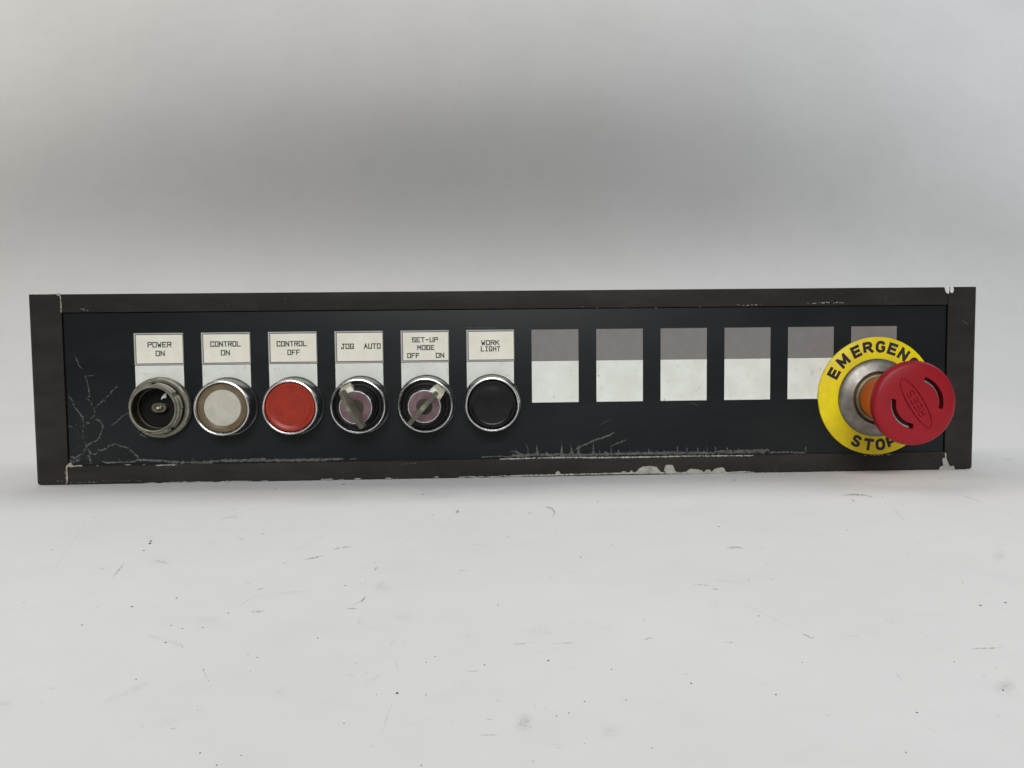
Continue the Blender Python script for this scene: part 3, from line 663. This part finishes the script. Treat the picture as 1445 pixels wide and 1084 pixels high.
# ------------------------------------------------------------------ scuffs and grit on the paper
def scuff_mat():
    m, nt, b = nodes_of('grey_scuff')
    b.inputs['Base Color'].default_value = (0.10, 0.095, 0.085, 1); b.inputs['Roughness'].default_value = 0.8
    at = N(nt, 'ShaderNodeAttribute', attribute_name='strength')
    n = noise(nt, 900, 3, 0.7); r = ramp(nt, n.outputs['Fac'], [(0.36, 0.0), (0.62, 1.0)])
    mu = N(nt, 'ShaderNodeMath', operation='MULTIPLY'); nt.links.new(at.outputs['Fac'], mu.inputs[0]); nt.links.new(r.outputs[0], mu.inputs[1])
    nt.links.new(mu.outputs[0], b.inputs['Alpha'])
    return m
class Scuffs:
    def __init__(self): self.v = []; self.f = []; self.a = []; self.k = 0
    def line(self, pts, w, s):
        S = []
        for (ax, ay), (bx, by) in zip(pts, pts[1:]):
            n = max(1, int(math.hypot(bx-ax, by-ay)/2.5))
            for q in range(n): t = q/n; S.append((ax+(bx-ax)*t, ay+(by-ay)*t))
        S.append(pts[-1]); n = len(S); self.k += 1; z = 0.00006+0.000001*(self.k % 60); base = None
        for i, (x, y) in enumerate(S):
            a = S[max(0, i-1)]; c = S[min(n-1, i+1)]; L = math.hypot(c[0]-a[0], c[1]-a[1]) or 1
            nx, ny = -(c[1]-a[1])/L, (c[0]-a[0])/L
            e = min(1.0, min(i, n-1-i)/max(1, n*0.3)+0.15)*random.uniform(.6, 1.1)
            j = len(self.v)
            for o, al in ((-1, 0), (0, 1), (1, 0)):
                p = on_floor(x+nx*w*o*e, y+ny*w*o*e, z); self.v.append(p); self.a.append(al*s*e)
            if base is not None:
                self.f += [(base, base+1, j+1, j), (base+1, base+2, j+2, j+1)]
            base = j
    def blob(self, x, y, rx, ry, s):
        self.k += 1; z = 0.00006+0.000001*(self.k % 60); c = len(self.v); self.v.append(on_floor(x, y, z)); self.a.append(s); n = 18
        for k in range(n):
            a = 2*math.pi*k/n; q = random.uniform(.75, 1.1); self.v.append(on_floor(x+rx*q*math.cos(a), y+ry*q*math.sin(a), z)); self.a.append(0)
        for k in range(n): self.f.append((c, c+1+k, c+1+(k+1) % n))
S = Scuffs()
r1 = lambda *p: Z((0, 640), .3322, p); r2 = lambda *p: Z((480, 640), .3322, p); r3 = lambda *p: Z((960, 640), .3356, p); r4 = lambda *p: Z((0, 900), .498, p); r5 = lambda *p: Z((720, 900), .5017, p)
for pts, ww, s in (
    (r1((470,540),(500,500),(532,462)), 1.6, .6), (r1((1285,452),(1340,442),(1390,430)), 1.3, .8), (r1((1418,410),(1445,398)), 1.4, .8), (r1((1060,673),(1130,670)), 1.5, .7),
    (r1((990,665),(1060,620),(1130,595)), 1.0, .35), (r1((850,895),(870,935),(888,970)), 1.0, .5), (r1((1085,578),(1130,572)), 1.6, .5), (r1((1035,553),(1072,547)), 1.1, .4),
    (r1((920,300),(950,275),(1045,265)), 2.0, .22), (r1((990,345),(1045,370)), 2.0, .25), (r1((205,1000),(235,997)), 1.2, .5), (r1((1100,344),(1128,340)), 1.3, .5), (r1((1198,468),(1222,463)), 1.5, .5),
    (r1((760,795),(782,835)), .9, .4), (r1((1157,158),(1178,147)), 1.0, .8), (r1((395,275),(416,270)), 1.3, .5), (r1((420,490),(450,488)), 1.8, .3), (r1((655,452),(725,470)), 1.3, .3), (r1((975,242),(1000,238)), 1.2, .4),
    (r1((200,540),(300,390),(370,290)), .9, .18), (r1((1130,600),(1240,588),(1340,585)), 2.0, .18),
    (r2((868,222),(900,235),(912,250),(900,274)), 1.8, .8), (r2((916,318),(927,330)), 1.0, .7), (r2((0,400),(48,395)), 1.2, .8), (r2((22,660),(80,658)), 1.6, .7), (r2((48,645),(90,628),(118,598)), 1.3, .8),
    (r2((145,502),(157,480)), 1.2, .8), (r2((75,555),(115,545)), 1.2, .5), (r2((150,575),(190,535)), 1.1, .35), (r2((493,496),(545,497)), 1.3, .6), (r2((1284,698),(1298,724)), 1.0, .6), (r2((1282,797),(1310,784),(1338,788)), 1.3, .7),
    (r2((538,928),(595,922)), 1.2, .45), (r2((793,243),(814,262)), 1.2, .55), (r2((706,350),(722,357)), 1.4, .5), (r2((880,807),(1005,803)), .8, .3), (r2((238,870),(245,950)), .8, .3), (r2((270,380),(325,333)), .9, .25),
    (r2((545,385),(630,394)), .8, .35), (r2((880,533),(905,527)), 1.0, .4), (r2((1370,335),(1382,350)), 1.0, .3), (r2((660,1052),(690,1047)), 1.2, .4), (r2((1200,1048),(1228,1047)), 1.2, .45), (r2((268,795),(272,812)), 1.0, .45),
    (r3((672,178),(720,172),(780,175),(828,190)), 1.6, .85), (r3((710,186),(742,207)), 1.4, .7), (r3((885,228),(910,245),(962,302)), 1.0, .35), (r3((1165,168),(1285,213)), .9, .35), (r3((185,401),(235,393),(272,402)), 1.6, .7),
    (r3((50,549),(135,556)), 1.0, .55), (r3((128,570),(168,571)), .9, .85), (r3((110,530),(290,545)), 4.0, .12), (r3((507,759),(530,763),(545,775),(570,775)), 1.4, .85), (r3((165,796),(235,793),(243,784)), 1.2, .55), (r3((1210,821),(1320,818),(1368,812)), 1.1, .65),
    (r3((640,828),(662,844)), 1.3, .4), (r3((900,908),(940,967)), 1.1, .3), (r3((700,768),(762,768)), 1.0, .3), (r3((1088,103),(1108,104)), 1.2, .8), (r3((1340,508),(1372,523)), .9, .3), (r3((1070,347),(1112,366)), 1.1, .3),
    (r3((240,615),(335,665),(480,740)), 1.6, .14), (r3((325,393),(360,400)), .9, .3), (r3((1345,22),(1410,25)), .9, .35), (r3((1345,255),(1430,248)), 1.2, .15), (r3((10,930),(45,922)), 1.3, .35), (r3((940,415),(975,430)), 1.6, .25),
    (r4((1080,278),(1117,165)), .9, .35), (r4((478,258),(505,256)), 1.2, .5), (r4((448,253),(462,252)), 1.0, .4), (r4((1352,276),(1425,275)), 1.0, .55), (r4((1373,232),(1398,231)), 1.0, .5), (r4((275,192),(350,160),(435,120)), 7, .10),
    (r4((398,253),(408,250)), 1.4, .4), (r4((135,143),(165,142)), 1.1, .3), (r4((545,157),(553,157)), 1.2, .4), (r4((1045,300),(1060,315)), 1.3, .3), (r5((2,17),(60,16)), .8, .3), (r5((110,18),(190,14)), .8, .3), (r5((1165,245),(1205,268)), 1.2, .3), (r5((60,345),(72,350)), 3, .3)):
    S.line(pts, ww, s)
for p, rx, ry, s in ((r3((1365,980))[0], 19, 13, .22), (r5((40,238))[0], 17, 17, .25), (r5((280,265))[0], 18, 14, .10), (r2((498,247))[0], 4, 3.4, .75), (r1((640,355))[0], 7, 3, .12), (r2((85,712))[0], 8, 7, .12), (r3((1340,430))[0], 12, 10, .15)):
    S.blob(p[0], p[1], rx, ry, s)
for _ in range(170):
    x, y = random.uniform(-10, 1455), 690+394*random.random()
    L = random.uniform(1, 6); a = random.uniform(-.6, .6) if random.random() < .7 else random.uniform(0, 3.1)
    S.line([(x, y), (x+L*math.cos(a), y+L*math.sin(a))], random.uniform(.5, 1.2), random.uniform(.10, .3))
for _ in range(26):
    x, y = random.uniform(0, 1445), random.uniform(720, 1080); a = random.uniform(-.9, .9); L = random.uniform(20, 90); c = random.uniform(-.3, .3)
    S.line([(x+L*t*math.cos(a+c*t), y+L*t*math.sin(a+c*t)*.6) for t in (0, .25, .5, .75, 1)], random.uniform(.6, 3.5), random.uniform(.05, .13))
for _ in range(14): S.blob(random.uniform(0, 1445), random.uniform(760, 1080), random.uniform(8, 26), random.uniform(5, 12), random.uniform(.04, .10))
me = bpy.data.meshes.new('scuff_marks'); me.from_pydata([tuple(v) for v in S.v], [], S.f)
at = me.attributes.new('strength', 'FLOAT', 'POINT'); at.data.foreach_set('value', S.a)
sm = link('scuff_marks', me, scuff_mat(), paper, kind='stuff')

# grit: tiny lumps lying on the paper
gb = bmesh.new()
def grain(px, py, r, stretch=1.0, ang=0.0):
    p = on_floor(px, py, 0); d = (p-CAM).length; rr = r*d/F_PX
    g = bmesh.ops.create_icosphere(gb, subdivisions=1, radius=rr)['verts']
    for v in g:
        c = v.co*random.uniform(.75, 1.2); c.y *= 1.5; c.x *= stretch; c.z *= 0.6
        c = Vector((c.x*math.cos(ang)-c.y*math.sin(ang), c.x*math.sin(ang)+c.y*math.cos(ang), c.z)); v.co = c+p+Vector((0, 0, rr*0.35))
for fn, L in ((r1, ((611,413),(102,633),(414,652),(560,652),(727,731),(578,960),(1064,925),(1350,785),(1367,356),(970,679),(705,803),(348,730),(862,740),(1053,856),(1093,867),(886,966),(775,745),(220,408),(750,615),(518,485),(865,920))),
              (r2, ((394,262),(21,562),(1022,442),(68,893),(111,932),(244,1021),(365,1026),(614,900),(884,881),(365,888),(403,863),(670,646),(1095,207),(866,150),(380,380),(1153,388),(15,133),(352,175),(1153,918),(150,464))),
              (r3, ((163,308),(702,323),(850,185),(288,531),(390,530),(366,465),(46,967),(638,939),(402,1015),(1152,876),(1187,544),(229,113),(513,879),(330,684),(1330,904),(1367,628),(1263,640))),
              (r4, ((561,206),(567,327),(1206,163),(1372,77),(1278,237),(1194,362),(468,14),(975,243),(1067,162),(683,334),(614,362))),
              (r5, ((107,65),(747,160),(130,221),(165,212),(109,208),(398,311),(325,176),(893,218),(1144,211),(1112,323),(1249,68),(1386,148),(209,298),(70,190),(209,180)))):
    for x, y in fn(*L): grain(x, y, random.choice((.5, .65, .8, 1.0)), random.uniform(.8, 1.5), random.uniform(0, 3))
grain(*r1((636,384))[0], 1.7, .8, -.2); grain(*r1((641,374))[0], 1.5, .8, -.2); grain(*r4((1125,158))[0], 1.4, 1.6)
for _ in range(45): grain(random.uniform(0, 1445), random.uniform(695, 1080), random.uniform(.2, .42))
g = link('grit', finish(gb, 'grit', 60), 'dust', None, kind='stuff', label='dark specks of grit scattered over the white paper', category='grit')
